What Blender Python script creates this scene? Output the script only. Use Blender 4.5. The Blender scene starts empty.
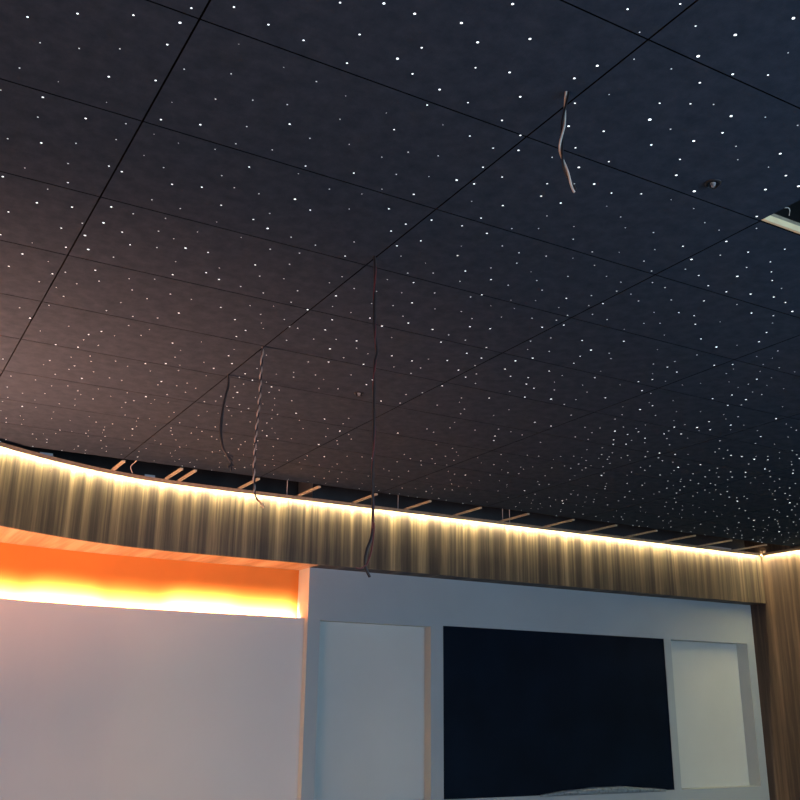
import bpy, bmesh, math, random
from mathutils import Vector, Matrix, noise

# ------------------------------------------------------------------ camera, world, light, exposure
sc = bpy.context.scene
COL = sc.collection
cam_data = bpy.data.cameras.new('camera')
cam_data.sensor_width = 36.0
cam_data.lens = 963.96 / 800.0 * 36.0
cam_data.clip_start = 0.05
cam = bpy.data.objects.new('camera', cam_data)
COL.objects.link(cam)
_R = (0.866223, -0.499572, 0.009234)
_U = (-0.160397, -0.260519, 0.952052)
_F = (0.473213, 0.826170, 0.305797)
cam.matrix_world = Matrix(((_R[0], _U[0], -_F[0], 0.0), (_R[1], _U[1], -_F[1], 0.0), (_R[2], _U[2], -_F[2], 1.6), (0, 0, 0, 1)))
sc.camera = cam

world = bpy.data.worlds.new('daylight')
sc.world = world
world.use_nodes = True
world.node_tree.nodes['Background'].inputs[0].default_value = (0.45, 0.62, 0.85, 1)
world.node_tree.nodes['Background'].inputs[1].default_value = 0.6


def area(name, loc, target, sx, sy, power, color, spread=180):
    l = bpy.data.lights.new(name, 'AREA')
    l.shape = 'RECTANGLE'
    l.size, l.size_y = sx, sy
    l.energy, l.color, l.spread = power, color, math.radians(spread)
    o = bpy.data.objects.new(name, l)
    COL.objects.link(o)
    o.location = loc
    o.rotation_euler = (Vector(target) - Vector(loc)).to_track_quat('-Z', 'Y').to_euler()
    return o


# daylight through the large window in the rear wall
area('window_daylight', (5.0, -2.85, 1.75), (5.0, 4.0, 2.1), 6.4, 2.1, 390, (0.42, 0.70, 1.0))
# added warm fill, unseen at lower left, standing in for the cove's bounced glow
area('warm_ceiling_fill', (-1.6, 5.6, 0.3), (-0.1, 6.4, 3.5), 0.9, 0.9, 230, (1.0, 0.43, 0.26), 88)
# unseen low fill, added to warm the foot of the white wall
area('wall_foot_fill', (-0.5, 5.2, 0.15), (2.2, 8.6, 0.3), 0.5, 0.4, 10, (1.0, 0.62, 0.46), 110)
# added broad warm fill in front of the left wall, which has no opening
area('left_warm_fill', (-2.35, 2.6, 1.3), (5.0, 4.6, 1.5), 3.2, 2.0, 125, (1.0, 0.50, 0.34))

vs = sc.view_settings
vs.view_transform = 'Standard'
vs.look = 'None'
vs.gamma = 1.0
vs.exposure = 0.0
sc.display_settings.display_device = 'sRGB'

# ------------------------------------------------------------------ helpers
CEIL = 3.53
XL, XR, YB, YF = -2.5, 9.97, -3.0, 8.49     # left wall, right wall, rear wall, grey front wall
BAND_LO = 2.89                              # underside of the wooden bulkhead
PANEL_EDGE = 7.765


def tag(o, label=None, cat=None, group=None, kind=None):
    if label: o['label'] = label
    if cat: o['category'] = cat
    if group: o['group'] = group
    if kind: o['kind'] = kind
    return o


def link(name, bm, mat, parent=None, smooth=False):
    bmesh.ops.recalc_face_normals(bm, faces=bm.faces)
    me = bpy.data.meshes.new(name)
    bm.to_mesh(me)
    bm.free()
    for m in (mat if isinstance(mat, (list, tuple)) else [mat]):
        me.materials.append(m)
    if smooth:
        for p in me.polygons: p.use_smooth = True
    o = bpy.data.objects.new(name, me)
    COL.objects.link(o)
    if parent: o.parent = parent
    return o


def empty(name, loc, label, cat, group=None):
    o = bpy.data.objects.new(name, None)
    o.empty_display_size = 0.05
    COL.objects.link(o)
    o.location = loc
    return tag(o, label, cat, group)


def box(bm, lo, hi, mi=0, bevel=0.0):
    x0, y0, z0 = lo; x1, y1, z1 = hi
    v = [bm.verts.new(c) for c in ((x0,y0,z0),(x1,y0,z0),(x1,y1,z0),(x0,y1,z0),(x0,y0,z1),(x1,y0,z1),(x1,y1,z1),(x0,y1,z1))]
    fs = []
    for f in ((0,3,2,1),(4,5,6,7),(0,1,5,4),(1,2,6,5),(2,3,7,6),(3,0,4,7)):
        fc = bm.faces.new([v[i] for i in f]); fc.material_index = mi; fs.append(fc)
    if bevel:
        es = {e for f in fs for e in f.edges}
        bmesh.ops.bevel(bm, geom=list(es), offset=bevel, segments=2, affect='EDGES', profile=0.5)


def quad(bm, pts, mi=0):
    f = bm.faces.new([bm.verts.new(p) for p in pts]); f.material_index = mi
    return f


def smooth_path(pts, n=5):
    out = []
    P = [Vector(p) for p in pts]
    for i in range(len(P) - 1):
        a, b, c, d = P[max(i-1,0)], P[i], P[i+1], P[min(i+2, len(P)-1)]
        for k in range(n):
            t = k / n
            out.append(0.5 * ((2*b) + (c-a)*t + (2*a-5*b+4*c-d)*t*t + (3*b-a-3*c+d)*t*t*t))
    out.append(P[-1])
    return out


def tube(bm, path, r, seg=7, caps=True):
    rings = []
    n = len(path)
    up = Vector((0.31, 0.9, 0.2)).normalized()
    for i, p in enumerate(path):
        t = (path[min(i+1, n-1)] - path[max(i-1, 0)]).normalized()
        a = up.cross(t)
        if a.length < 1e-4: a = Vector((1, 0, 0))
        a.normalize(); b = t.cross(a).normalized()
        rr = r(i / (n-1)) if callable(r) else r
        rings.append([bm.verts.new(p + rr*(math.cos(2*math.pi*k/seg)*a + math.sin(2*math.pi*k/seg)*b)) for k in range(seg)])
    for A, B in zip(rings, rings[1:]):
        for k in range(seg):
            bm.faces.new((A[k], A[(k+1) % seg], B[(k+1) % seg], B[k]))
    if caps:
        bm.faces.new(rings[0]); bm.faces.new(rings[-1][::-1])


def hermite(pts):
    xs = [p[0] for p in pts]; ys = [p[1] for p in pts]; n = len(pts)
    sl = [(ys[i+1]-ys[i])/(xs[i+1]-xs[i]) for i in range(n-1)]
    m = [sl[0]] + [0.0 if sl[i-1]*sl[i] <= 0 else 2*sl[i-1]*sl[i]/(sl[i-1]+sl[i]) for i in range(1, n-1)] + [sl[-1]]
    def f(x):
        i = 0
        while i < n-2 and x > xs[i+1]: i += 1
        h = xs[i+1]-xs[i]; t = (x-xs[i])/h
        return ((2*t**3-3*t*t+1)*ys[i] + (t**3-2*t*t+t)*h*m[i] + (-2*t**3+3*t*t)*ys[i+1] + (t**3-t*t)*h*m[i+1])
    return f


band_y = hermite([(-2.5,4.55),(-1.8,5.35),(-1.2,5.98),(-.5,6.64),(.2,7.22),(.89,7.68),(1.3,7.915),(1.76,8.11),(2.2,8.215),(2.7,8.25),(3.3,8.25),(9.97,8.25)])
wall_y = hermite([(1.012*a, 1.012*c) for a, c in [(-2.5,6.1),(-1.2,7.12),(-.2,7.72),(.5,8.06),(1.12,8.30),(1.6,8.415),(2.2,8.475),(2.8,8.475),(3.95,8.465)]])
def back_y(x):
    d = (wall_y(x+.01)-wall_y(x-.01))/.02
    return wall_y(x) + .17*math.sqrt(1+d*d)


def xs_between(a, b, step=0.08):
    n = max(1, int(round((b-a)/step)))
    return [a+(b-a)*i/n for i in range(n+1)]


def arc_len(fy, xs):
    s = [0.0]
    for a, b in zip(xs, xs[1:]): s.append(s[-1] + math.hypot(b-a, fy(b)-fy(a)))
    return s


def loft(bm, xs, prof, smooth_uv=True):
    """Closed profile swept along x. prof: list of (function of x, z)."""
    uvl = bm.loops.layers.uv.verify()
    s = arc_len(prof[0][0], xs)
    rings = [[bm.verts.new((x, fy(x), z)) for fy, z in prof] for x in xs]
    m = len(prof)
    per = [0.0]
    for k in range(m):
        a, b = rings[0][k].co, rings[0][(k+1) % m].co
        per.append(per[-1] + (b-a).length)
    for i in range(len(xs)-1):
        for k in range(m):
            f = bm.faces.new((rings[i][k], rings[i+1][k], rings[i+1][(k+1) % m], rings[i][(k+1) % m]))
            for lp, uv in zip(f.loops, ((s[i],per[k]),(s[i+1],per[k]),(s[i+1],per[k+1]),(s[i],per[k+1]))):
                lp[uvl].uv = uv
    bm.faces.new(rings[0][::-1]); bm.faces.new(rings[-1])


# ------------------------------------------------------------------ materials
def new_mat(name):
    m = bpy.data.materials.new(name); m.use_nodes = True
    nt = m.node_tree
    return m, nt, nt.nodes['Principled BSDF']


def nd(nt, kind, **kw):
    n = nt.nodes.new(kind)
    for k, v in kw.items(): setattr(n, k, v)
    return n


def ramp(nt, stops):
    r = nt.nodes.new('ShaderNodeValToRGB')
    e = r.color_ramp.elements
    while len(e) < len(stops): e.new(0.5)
    for q, (p, c) in zip(e, stops): q.position = p; q.color = (*c, 1)
    return r


def plain(name, col, rough=0.6, metal=0.0, var=0.06, scale=6.0, spec=0.5, bump=0.0, bscale=90.0):
    m, nt, b = new_mat(name)
    tc = nd(nt, 'ShaderNodeTexCoord')
    nz = nd(nt, 'ShaderNodeTexNoise'); nz.inputs['Scale'].default_value = scale; nz.inputs['Detail'].default_value = 5
    nt.links.new(tc.outputs['Object'], nz.inputs['Vector'])
    lo = [c*(1-var) for c in col]; hi = [min(1, c*(1+var)) for c in col]
    r = ramp(nt, [(0.3, lo), (0.7, hi)])
    nt.links.new(nz.outputs['Fac'], r.inputs['Fac'])
    nt.links.new(r.outputs['Color'], b.inputs['Base Color'])
    b.inputs['Roughness'].default_value = rough; b.inputs['Metallic'].default_value = metal
    b.inputs['Specular IOR Level'].default_value = spec
    if bump:
        n2 = nd(nt, 'ShaderNodeTexNoise'); n2.inputs['Scale'].default_value = bscale; n2.inputs['Detail'].default_value = 4
        nt.links.new(tc.outputs['Object'], n2.inputs['Vector'])
        bp = nd(nt, 'ShaderNodeBump'); bp.inputs['Strength'].default_value = bump; bp.inputs['Distance'].default_value = 0.004
        nt.links.new(n2.outputs['Fac'], bp.inputs['Height']); nt.links.new(bp.outputs['Normal'], b.inputs['Normal'])
    return m


def emit(name, col, strength, sample=True):
    m, nt, b = new_mat(name)
    b.inputs['Base Color'].default_value = (0.05, 0.05, 0.05, 1)
    b.inputs['Emission Color'].default_value = (*col, 1)
    b.inputs['Emission Strength'].default_value = strength
    if not sample: m.cycles.emission_sampling = 'NONE'
    return m


def wood(name, stops, su=1.0, sv=0.018, rough=0.55, seams=True):
    """Vertical-grain veneer: streaks run along v (height), vary along u (length of the wall)."""
    m, nt, b = new_mat(name)
    uv = nd(nt, 'ShaderNodeUVMap')
    mp = nd(nt, 'ShaderNodeMapping'); mp.inputs['Scale'].default_value = (su, sv, 1)
    nt.links.new(uv.outputs['UV'], mp.inputs['Vector'])
    n1 = nd(nt, 'ShaderNodeTexNoise'); n1.inputs['Scale'].default_value = 6.5; n1.inputs['Detail'].default_value = 3; n1.inputs['Roughness'].default_value = .55
    n2 = nd(nt, 'ShaderNodeTexNoise'); n2.inputs['Scale'].default_value = 34; n2.inputs['Detail'].default_value = 4
    for n in (n1, n2): nt.links.new(mp.outputs['Vector'], n.inputs['Vector'])
    mp3 = nd(nt, 'ShaderNodeMapping'); mp3.inputs['Scale'].default_value = (150, 4, 1)
    nt.links.new(uv.outputs['UV'], mp3.inputs['Vector'])
    n3 = nd(nt, 'ShaderNodeTexNoise'); n3.inputs['Scale'].default_value = 1.0; n3.inputs['Detail'].default_value = 3
    nt.links.new(mp3.outputs['Vector'], n3.inputs['Vector'])
    def mth(op, a, bb):
        q = nd(nt, 'ShaderNodeMath', operation=op)
        for i, v in enumerate((a, bb)):
            if isinstance(v, (int, float)): q.inputs[i].default_value = v
            else: nt.links.new(v, q.inputs[i])
        return q.outputs[0]
    s = mth('ADD', mth('MULTIPLY', n1.outputs['Fac'], .68), mth('ADD', mth('MULTIPLY', n2.outputs['Fac'], .22), mth('MULTIPLY', n3.outputs['Fac'], .10)))
    r = ramp(nt, stops)
    nt.links.new(s, r.inputs['Fac'])
    nt.links.new(r.outputs['Color'], b.inputs['Base Color'])
    b.inputs['Roughness'].default_value = rough
    b.inputs['Specular IOR Level'].default_value = 0.3
    bp = nd(nt, 'ShaderNodeBump'); bp.inputs['Strength'].default_value = .15; bp.inputs['Distance'].default_value = .002
    nt.links.new(s, bp.inputs['Height']); nt.links.new(bp.outputs['Normal'], b.inputs['Normal'])
    return m


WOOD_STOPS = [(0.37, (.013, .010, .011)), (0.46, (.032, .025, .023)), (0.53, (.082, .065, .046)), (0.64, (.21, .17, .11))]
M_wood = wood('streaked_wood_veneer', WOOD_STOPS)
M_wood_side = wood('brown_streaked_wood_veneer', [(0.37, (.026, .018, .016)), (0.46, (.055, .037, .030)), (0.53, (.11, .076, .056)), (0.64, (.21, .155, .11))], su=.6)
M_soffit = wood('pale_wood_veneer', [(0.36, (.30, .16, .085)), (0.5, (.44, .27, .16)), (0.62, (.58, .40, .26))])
M_grey = plain('grey_blue_wall_paint', (.30, .355, .385), .75, var=.05, scale=1.2, bump=.12, bscale=220)
M_white = plain('white_wall_paint', (.59, .59, .585), .8, var=.03, scale=1.0, bump=.12, bscale=200)
M_niche = plain('white_niche_paint', (.47, .515, .51), .8, var=.04, scale=1.6, bump=.1, bscale=200)
M_orange = plain('orange_wall_paint', (.74, .215, .020), .7, var=.05, scale=2.0)
M_slab = plain('dark_void_surface', (.050, .044, .044), .9, var=.3, scale=3)
M_floor = plain('grey_screed', (.20, .20, .20), .8, var=.15, scale=2)
M_backwall = plain('rear_wall_paint', (.30, .31, .32), .8)
M_edge = plain('plywood_edge', (.36, .25, .15), .7, var=.25, scale=30)
M_batten = plain('pine_batten', (.52, .44, .31), .7, var=.2, scale=25)
M_pale = plain('pale_timber', (1.0, .68, .37), .7, var=.10, scale=20)
M_tan = plain('brown_timber', (.30, .22, .14), .7, var=.25, scale=30)
M_black = plain('black_screen', (.0030, .0075, .0165), .55, var=.25, scale=2, spec=.05)
M_film = plain('bluish_film', (.13, .19, .24), .3, var=.45, scale=24, spec=.6)
M_wire_black = plain('black_wire_sleeve', (.010, .009, .011), .5)
M_wire_red = plain('dark_red_wire_sleeve', (.10, .018, .022), .5)
M_wire_grey = plain('grey_wire_sleeve', (.58, .50, .42), .5, var=.15, scale=60)
M_wire_brown = plain('brown_wire_sleeve', (.045, .026, .030), .5)
M_wire_dull = plain('dull_grey_wire_sleeve', (.34, .29, .26), .5, var=.15, scale=60)
M_copper = plain('bare_copper', (.40, .22, .15), .4, metal=.6)
M_steel = plain('dull_steel', (.45, .45, .46), .45, metal=.6)
M_aluminium = plain('grey_metal_channel', (.40, .38, .36), .6)
M_led = emit('warm_led', (1.0, .81, .42), 260)
M_led_cove = emit('warm_led_cove', (1.0, .68, .38), 20)
M_star = emit('star_light', (.84, .92, 1.0), 2.2, sample=False)
M_star_dim = emit('faint_star_light', (.80, .90, 1.0), .95, sample=False)

m, nt, b = new_mat('charcoal_acoustic_felt')
tc = nd(nt, 'ShaderNodeTexCoord')
nz = nd(nt, 'ShaderNodeTexNoise'); nz.inputs['Scale'].default_value = 13; nz.inputs['Detail'].default_value = 8; nz.inputs['Roughness'].default_value = .7
nt.links.new(tc.outputs['Object'], nz.inputs['Vector'])
r = ramp(nt, [(.3, (.027, .039, .056)), (.7, (.044, .059, .083))])
nt.links.new(nz.outputs['Fac'], r.inputs['Fac']); nt.links.new(r.outputs['Color'], b.inputs['Base Color'])
b.inputs['Roughness'].default_value = .95; b.inputs['Specular IOR Level'].default_value = 0.0
n2 = nd(nt, 'ShaderNodeTexNoise'); n2.inputs['Scale'].default_value = 160; n2.inputs['Detail'].default_value = 3
nt.links.new(tc.outputs['Object'], n2.inputs['Vector'])
bp = nd(nt, 'ShaderNodeBump'); bp.inputs['Strength'].default_value = .3; bp.inputs['Distance'].default_value = .003
nt.links.new(n2.outputs['Fac'], bp.inputs['Height']); nt.links.new(bp.outputs['Normal'], b.inputs['Normal'])
M_felt = m
M_seam_shade = plain('seam_shade_edge', (.004, .004, .005), .95, spec=.05)  # panel sides coloured near-black to put deep shade into the seams

m, nt, b = new_mat('clear_plastic_dome')
b.inputs['Base Color'].default_value = (.9, .92, .95, 1); b.inputs['Roughness'].default_value = .12
b.inputs['Transmission Weight'].default_value = 1.0; b.inputs['IOR'].default_value = 1.18
M_dome = m
m, nt, b = new_mat('window_glass')
b.inputs['Base Color'].default_value = (.95, .97, 1, 1); b.inputs['Roughness'].default_value = 0
b.inputs['Transmission Weight'].default_value = 1.0; b.inputs['IOR'].default_value = 1.1
M_glass = m


def structure(name, bm, mat, label, parent=None, smooth=False):
    return tag(link(name, bm, mat, parent, smooth), label, name.split('_')[0], None, 'structure')


# ------------------------------------------------------------------ room shell
bm = bmesh.new(); box(bm, (XL-.2, YB-.2, -.15), (XR+.2, 9.1, 0))
structure('floor', bm, M_floor, 'grey screed floor below the picture')
bm = bmesh.new(); box(bm, (XL-.2, YB-.2, 3.98), (XR+.2, 9.1, 4.15))
structure('ceiling_slab', bm, M_slab, 'dark concrete slab above the open ceiling gap')
bm = bmesh.new(); box(bm, (XL-.2, YB, 0), (XL, 9.0, 3.98))
structure('wall_left', bm, M_backwall, 'plain wall far to the left of the view')
# rear wall with a wide window opening
WX0, WX1, WZ0, WZ1 = 1.7, 8.3, .65, 2.85
bm = bmesh.new()
box(bm, (XL-.2, YB-.2, 0), (WX0, YB, 3.98)); box(bm, (WX1, YB-.2, 0), (XR+.2, YB, 3.98))
box(bm, (WX0, YB-.2, 0), (WX1, YB, WZ0)); box(bm, (WX0, YB-.2, WZ1), (WX1, YB, 3.98))
structure('wall_back', bm, M_backwall, 'plain rear wall with a wide window')
bm = bmesh.new()
for x in (WX0, WX0+2.17, WX0+4.36, WX1-.06): box(bm, (x, YB-.13, WZ0), (x+.06, YB-.07, WZ1))
box(bm, (WX0+.06, YB-.13, WZ0), (WX1-.06, YB-.07, WZ0+.06)); box(bm, (WX0+.06, YB-.13, WZ1-.06), (WX1-.06, YB-.07, WZ1))
win = structure('window_1', bm, M_aluminium, 'wide aluminium window in the rear wall')
bm = bmesh.new(); box(bm, (WX0+.06, YB-.105, WZ0+.06), (WX1-.06, YB-.1, WZ1-.06))
link('pane', bm, M_glass, win)

# grey feature wall with two niches and a flush opening for the screen
XS = 3.883
NL = (4.012, 5.247, 2.402, .12); SCR = (5.394, 8.447, 2.418, .03); NR = (8.553, 9.842, 2.415, .17)
ZLO = .775
xs = [XS, NL[0], NL[1], SCR[0], SCR[1], NR[0], NR[1], XR]
bm = bmesh.new()
for i in range(7):
    a, c = xs[i], xs[i+1]
    if i in (1, 3, 5):
        top, dep = ((NL, 0), (SCR, 0), (NR, 0))[i//2][0][2:4]
        quad(bm, [(a,YF,0),(c,YF,0),(c,YF,ZLO),(a,YF,ZLO)])
        quad(bm, [(a,YF,top),(c,YF,top),(c,YF,2.93),(a,YF,2.93)])
        quad(bm, [(a,YF,2.93),(c,YF,2.93),(c,YF,3.98),(a,YF,3.98)], 3)  # wall inside the void coloured dark, shade of the gap put into its colour
        y1 = YF+dep; mi = 1 if i != 3 else 0
        quad(bm, [(a,YF,ZLO),(a,y1,ZLO),(a,y1,top),(a,YF,top)], mi)
        quad(bm, [(c,YF,ZLO),(c,y1,ZLO),(c,y1,top),(c,YF,top)], mi)
        quad(bm, [(a,YF,ZLO),(c,YF,ZLO),(c,y1,ZLO),(a,y1,ZLO)], mi)
        quad(bm, [(a,YF,top),(c,YF,top),(c,y1,top),(a,y1,top)], mi)
        quad(bm, [(a,y1,ZLO),(c,y1,ZLO),(c,y1,top),(a,y1,top)], mi)
    else:
        quad(bm, [(a,YF,0),(c,YF,0),(c,YF,2.93),(a,YF,2.93)])
        quad(bm, [(a,YF,2.93),(c,YF,2.93),(c,YF,3.98),(a,YF,3.98)], 3)
quad(bm, [(XS,YF,0),(XS,8.9,0),(XS,8.9,3.98),(XS,YF,3.98)], 2)
quad(bm, [(XR,YF,0),(XR,8.9,0),(XR,8.9,3.98),(XR,YF,3.98)])
quad(bm, [(XS,8.9,0),(XR,8.9,0),(XR,8.9,3.98),(XS,8.9,3.98)])
bmesh.ops.remove_doubles(bm, verts=bm.verts, dist=1e-4)
structure('wall_front', bm, [M_grey, M_niche, M_white, M_slab], 'grey painted front wall with two pale niches either side of the black screen')

# curved white half-height wall, its LED trough and the orange wall behind
xw = xs_between(XL, XS, .1)
def off(f, d): return lambda x: f(x) + d
bm = bmesh.new(); loft(bm, xw, [(wall_y, 0), (wall_y, 2.421), (off(wall_y, .05), 2.423), (off(wall_y, .05), 0)])
structure('wall_curved', bm, M_white, 'curved white wall below the glowing orange cove', smooth=False)
bm = bmesh.new(); loft(bm, xw, [(off(wall_y, .05), 2.365), (off(wall_y, .05), 2.386), (back_y, 2.386), (back_y, 2.365)])
structure('trim_1', bm, M_white, 'ledge of the light trough behind the curved white wall')
bm = bmesh.new(); loft(bm, xw, [(back_y, 0), (back_y, 2.93), (off(back_y, .06), 2.93), (off(back_y, .06), 0)])
structure('wall_cove', bm, M_orange, 'orange wall glowing in the cove above the curved white wall')
bm = bmesh.new(); loft(bm, xw, [(off(back_y, .10), 2.91), (off(back_y, .10), 3.98), (off(back_y, .16), 3.98), (off(back_y, .16), 2.91)])
structure('wall_plenum', bm, M_slab, 'dark wall inside the ceiling void above the curved bulkhead')

# wooden bulkhead: face, underside, lip
xb = xs_between(XL, 3.4, .08) + xs_between(3.4, XR, .4)[1:]
bm = bmesh.new(); loft(bm, xb, [(band_y, BAND_LO), (band_y, 3.492), (off(band_y, .03), 3.492), (off(band_y, .03), BAND_LO)])
structure('wall_bulkhead', bm, M_wood, 'streaked wood veneer bulkhead under the starry ceiling')
def soffit_back(x): return back_y(x) if x < XS else YF
xq = xs_between(XL, XS-.001, .1)
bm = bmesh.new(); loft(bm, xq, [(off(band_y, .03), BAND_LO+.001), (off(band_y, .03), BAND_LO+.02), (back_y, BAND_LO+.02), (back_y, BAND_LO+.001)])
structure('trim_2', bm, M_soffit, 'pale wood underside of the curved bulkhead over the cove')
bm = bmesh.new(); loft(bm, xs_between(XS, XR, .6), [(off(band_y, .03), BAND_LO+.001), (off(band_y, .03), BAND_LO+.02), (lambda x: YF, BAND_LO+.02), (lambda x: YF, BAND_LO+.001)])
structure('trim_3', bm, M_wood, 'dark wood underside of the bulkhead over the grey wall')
LIP = .055
xl_ = [x for x in xb if x < XR-LIP] + [XR-LIP]
bm = bmesh.new(); loft(bm, xl_, [(off(band_y, -LIP), 3.468), (off(band_y, -LIP), 3.500), (off(band_y, .03), 3.500), (off(band_y, .03), 3.494), (off(band_y, -.001), 3.494), (off(band_y, -.001), 3.486), (off(band_y, -LIP+.007), 3.486), (off(band_y, -LIP+.007), 3.468)])
structure('trim_4', bm, M_edge, 'plywood lip along the top of the front bulkhead')
# right wall
bm = bmesh.new()
uvl = bm.loops.layers.uv.verify()
box(bm, (XR, YB, 0), (XR+.2, 8.9, 3.98))
for f in bm.faces:
    for lp in f.loops: lp[uvl].uv = (lp.vert.co.y + 40.0, lp.vert.co.z)
structure('wall_right', bm, M_wood_side, 'streaked wood veneer side wall at the right')
bm = bmesh.new(); box(bm, (XR-LIP, YB, 3.486), (XR, 8.19, 3.500)); box(bm, (XR-LIP, YB, 3.468), (XR-LIP+.007, 8.19, 3.486))
structure('trim_5', bm, M_edge, 'plywood lip along the top of the right wood wall')

# LED strips
bm = bmesh.new(); loft(bm, [x for x in xl_ if x < XR-.05], [(off(band_y, -.046), 3.474), (off(band_y, -.046), 3.4855), (off(band_y, -.030), 3.4855), (off(band_y, -.030), 3.474)])
tag(link('led_strip', bm, M_led), 'warm white light strip under the lip of the long front bulkhead', 'light strip', 'warm light strips')
bm = bmesh.new(); box(bm, (XR-.046, YB, 3.474), (XR-.030, 8.2, 3.4855))
tag(link('led_strip', bm, M_led), 'warm white light strip along the top of the right wood wall', 'light strip', 'warm light strips')
bm = bmesh.new(); loft(bm, xs_between(XL, XS-.02, .1), [(off(back_y, -.040), 2.388), (off(back_y, -.040), 2.400), (off(back_y, -.022), 2.400), (off(back_y, -.022), 2.388)])
tag(link('led_strip', bm, M_led_cove), 'warm light strip in the orange cove behind the curved white wall', 'light strip', 'warm light strips')

# the strip in the cove throws its beam on the foot of the orange wall
for i in range(9):
    x0 = XS-.03 - i*.62; x1 = x0 - .62; xm = (x0+x1)/2
    sl = Vector((x0-x1, back_y(x0)-back_y(x1), 0)); nrm = Vector((-sl.y, sl.x, 0)).normalized()
    p = Vector((xm, back_y(xm), 2.402)) - nrm*.105
    L = area('cove_strip_beam', p, p + nrm*.105 + Vector((0, 0, .055)), .02, .02, 15.0*(.9, 1.5, .6, 1.15, .8, .9, 1, 1, 1)[i], (1.0, .84, .74), 90)
    L.data.size, L.data.size_y = sl.length, .012
    d = (nrm*.105 + Vector((0, 0, .055))).normalized(); xa = sl.normalized(); ya = d.cross(xa) * -1
    ya = (-d).cross(xa)
    L.matrix_world = Matrix(((xa.x, ya.x, -d.x, p.x), (xa.y, ya.y, -d.y, p.y), (xa.z, ya.z, -d.z, p.z), (0, 0, 0, 1)))

# ------------------------------------------------------------------ ceiling of charcoal panels (one panel missing near the camera)
GX = [.652 + 1.197*i for i in range(-3, 9)]
GY = [2.347 + .6027*j for j in range(-9, 10)]
ceil = bpy.data.objects.new('ceiling', None); COL.objects.link(ceil); ceil.location = (0, 0, CEIL)
tag(ceil, 'dark charcoal panelled ceiling dotted with star lights', 'ceiling', None, 'structure')
far_bm = bmesh.new()
for i in range(len(GX)-1):
    for j in range(len(GY)-1):
        a, c = GX[i]+.0032, min(GX[i+1]-.0032, XR-.004)
        d, e = GY[j]+.0028, GY[j+1]-.0028
        if j == len(GY)-2: e = PANEL_EDGE
        if abs(GX[i]-3.046) < .01 and j == 8: continue          # the missing panel
        seen = GX[i+1] > .09*d and GX[i] < 1.45*e+.5 and e > 1.2 and i >= 2
        if seen:
            pb = bmesh.new()
            box(pb, (a, d, 0), (c, e, .02))
            for k, f in enumerate(pb.faces): f.material_index = 0 if k < 2 else 1
            link('ceiling_panel', pb, [M_felt, M_seam_shade], ceil)
        else:
            box(far_bm, (a, d, 0), (c, e, .02))
link('unlit_panels', far_bm, M_felt, ceil)

# timber framing visible in the opening
bm = bmesh.new(); box(bm, (3.00, 2.3475, CEIL+.0005), (4.30, 2.385, CEIL+.0225))
t = None

# ------------------------------------------------------------------ opening in the ceiling
bm.free()
t = empty('timber_batten', (3.66, 2.33, CEIL), 'pale timber batten along the edge of the missing ceiling panel', 'batten')
bm = bmesh.new(); box(bm, (-.62, -.0, .001), (.59, .012, .030)); link('pale_strip', bm, M_pale, t)
bm = bmesh.new(); box(bm, (-.58, .0005, .0305), (.59, .014, .046)); tag(link('backing_strip', bm, M_tan, t), 'brown backing strip')
bm = bmesh.new()
tube(bm, smooth_path([(3.115,2.335,3.58),(3.13,2.31,3.592),(3.15,2.29,3.594),(3.165,2.29,3.588),(3.185,2.31,3.577)]), .002)
tag(link('loose_cable', bm, M_wire_grey, None, True), 'thin pale cable curling inside the open ceiling panel gap', 'cable')

# battens bridging the gap between the panels and the bulkhead
places = ['leftmost, over the curved part of the bulkhead', 'left one of the close pair', 'right one of the close pair']
ordn = ['third', 'fourth', 'fifth', 'sixth', 'seventh', 'eighth', 'ninth', 'tenth', 'eleventh', 'twelfth', 'thirteenth', 'fourteenth']
bx = [1.85, 2.335, 2.455] + [3.025 + .5875*k for k in range(12)]
proto = None
for i, x in enumerate(bx):
    if i < 3: lab = 'pine batten across the ceiling gap, ' + places[i]
    elif i == 14: lab = 'pine batten across the ceiling gap, nearest the right wood wall'
    else: lab = 'pine batten across the ceiling gap, %s to the right of the close pair' % ['first','second','third','fourth','fifth','sixth','seventh','eighth','ninth','tenth','eleventh'][i-3]
    bm = bmesh.new()
    y1 = band_y(x) + .02
    box(bm, (-.013, PANEL_EDGE-.012, 3.5012), (.013, y1, 3.5172), bevel=.001)
    o = link('batten', bm, M_batten); o.location.x = x
    tag(o, lab, 'batten', 'battens across the ceiling gap')

# small metalwork on the lip
def bracket(x, w, lab):
    bm = bmesh.new()
    y = band_y(x)
    box(bm, (x-w/2, y-.03, 3.5012), (x+w/2, y+.015, 3.506)); box(bm, (x-w/2, y+.010, 3.506), (x+w/2, y+.015, 3.535))
    tag(link('metal_bracket', bm, M_steel), lab, 'bracket', 'brackets on the bulkhead lip')
bracket(1.27, .10, 'small pale metal bracket on the lip at far left of the curved bulkhead')
bracket(2.20, .09, 'small metal bracket on the bulkhead lip beside the close pair of battens')
bm = bmesh.new(); box(bm, (9.02, 8.225, 3.5012), (9.42, 8.262, 3.522)); 
tag(link('metal_channel', bm, M_aluminium), 'grey metal channel on the lip near the right corner', 'channel')
for x, lab in ((3.50, 'thin hanger wire in the ceiling gap right of the first batten after the close pair'), (4.70, 'thin hanger wire in the ceiling gap at the middle of the bulkhead'),
               (5.98, 'left one of two thin hanger wires close together in the ceiling gap'), (6.07, 'right one of two thin hanger wires close together in the ceiling gap')):
    bm = bmesh.new(); tube(bm, [Vector((x, 8.225, 3.5012)), Vector((x, 8.225, 3.7)), Vector((x, 8.225, 3.975))], .0045)
    tag(link('hanger_wire', bm, M_steel, None, True), lab, 'wire', 'hanger wires in the ceiling gap')
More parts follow.
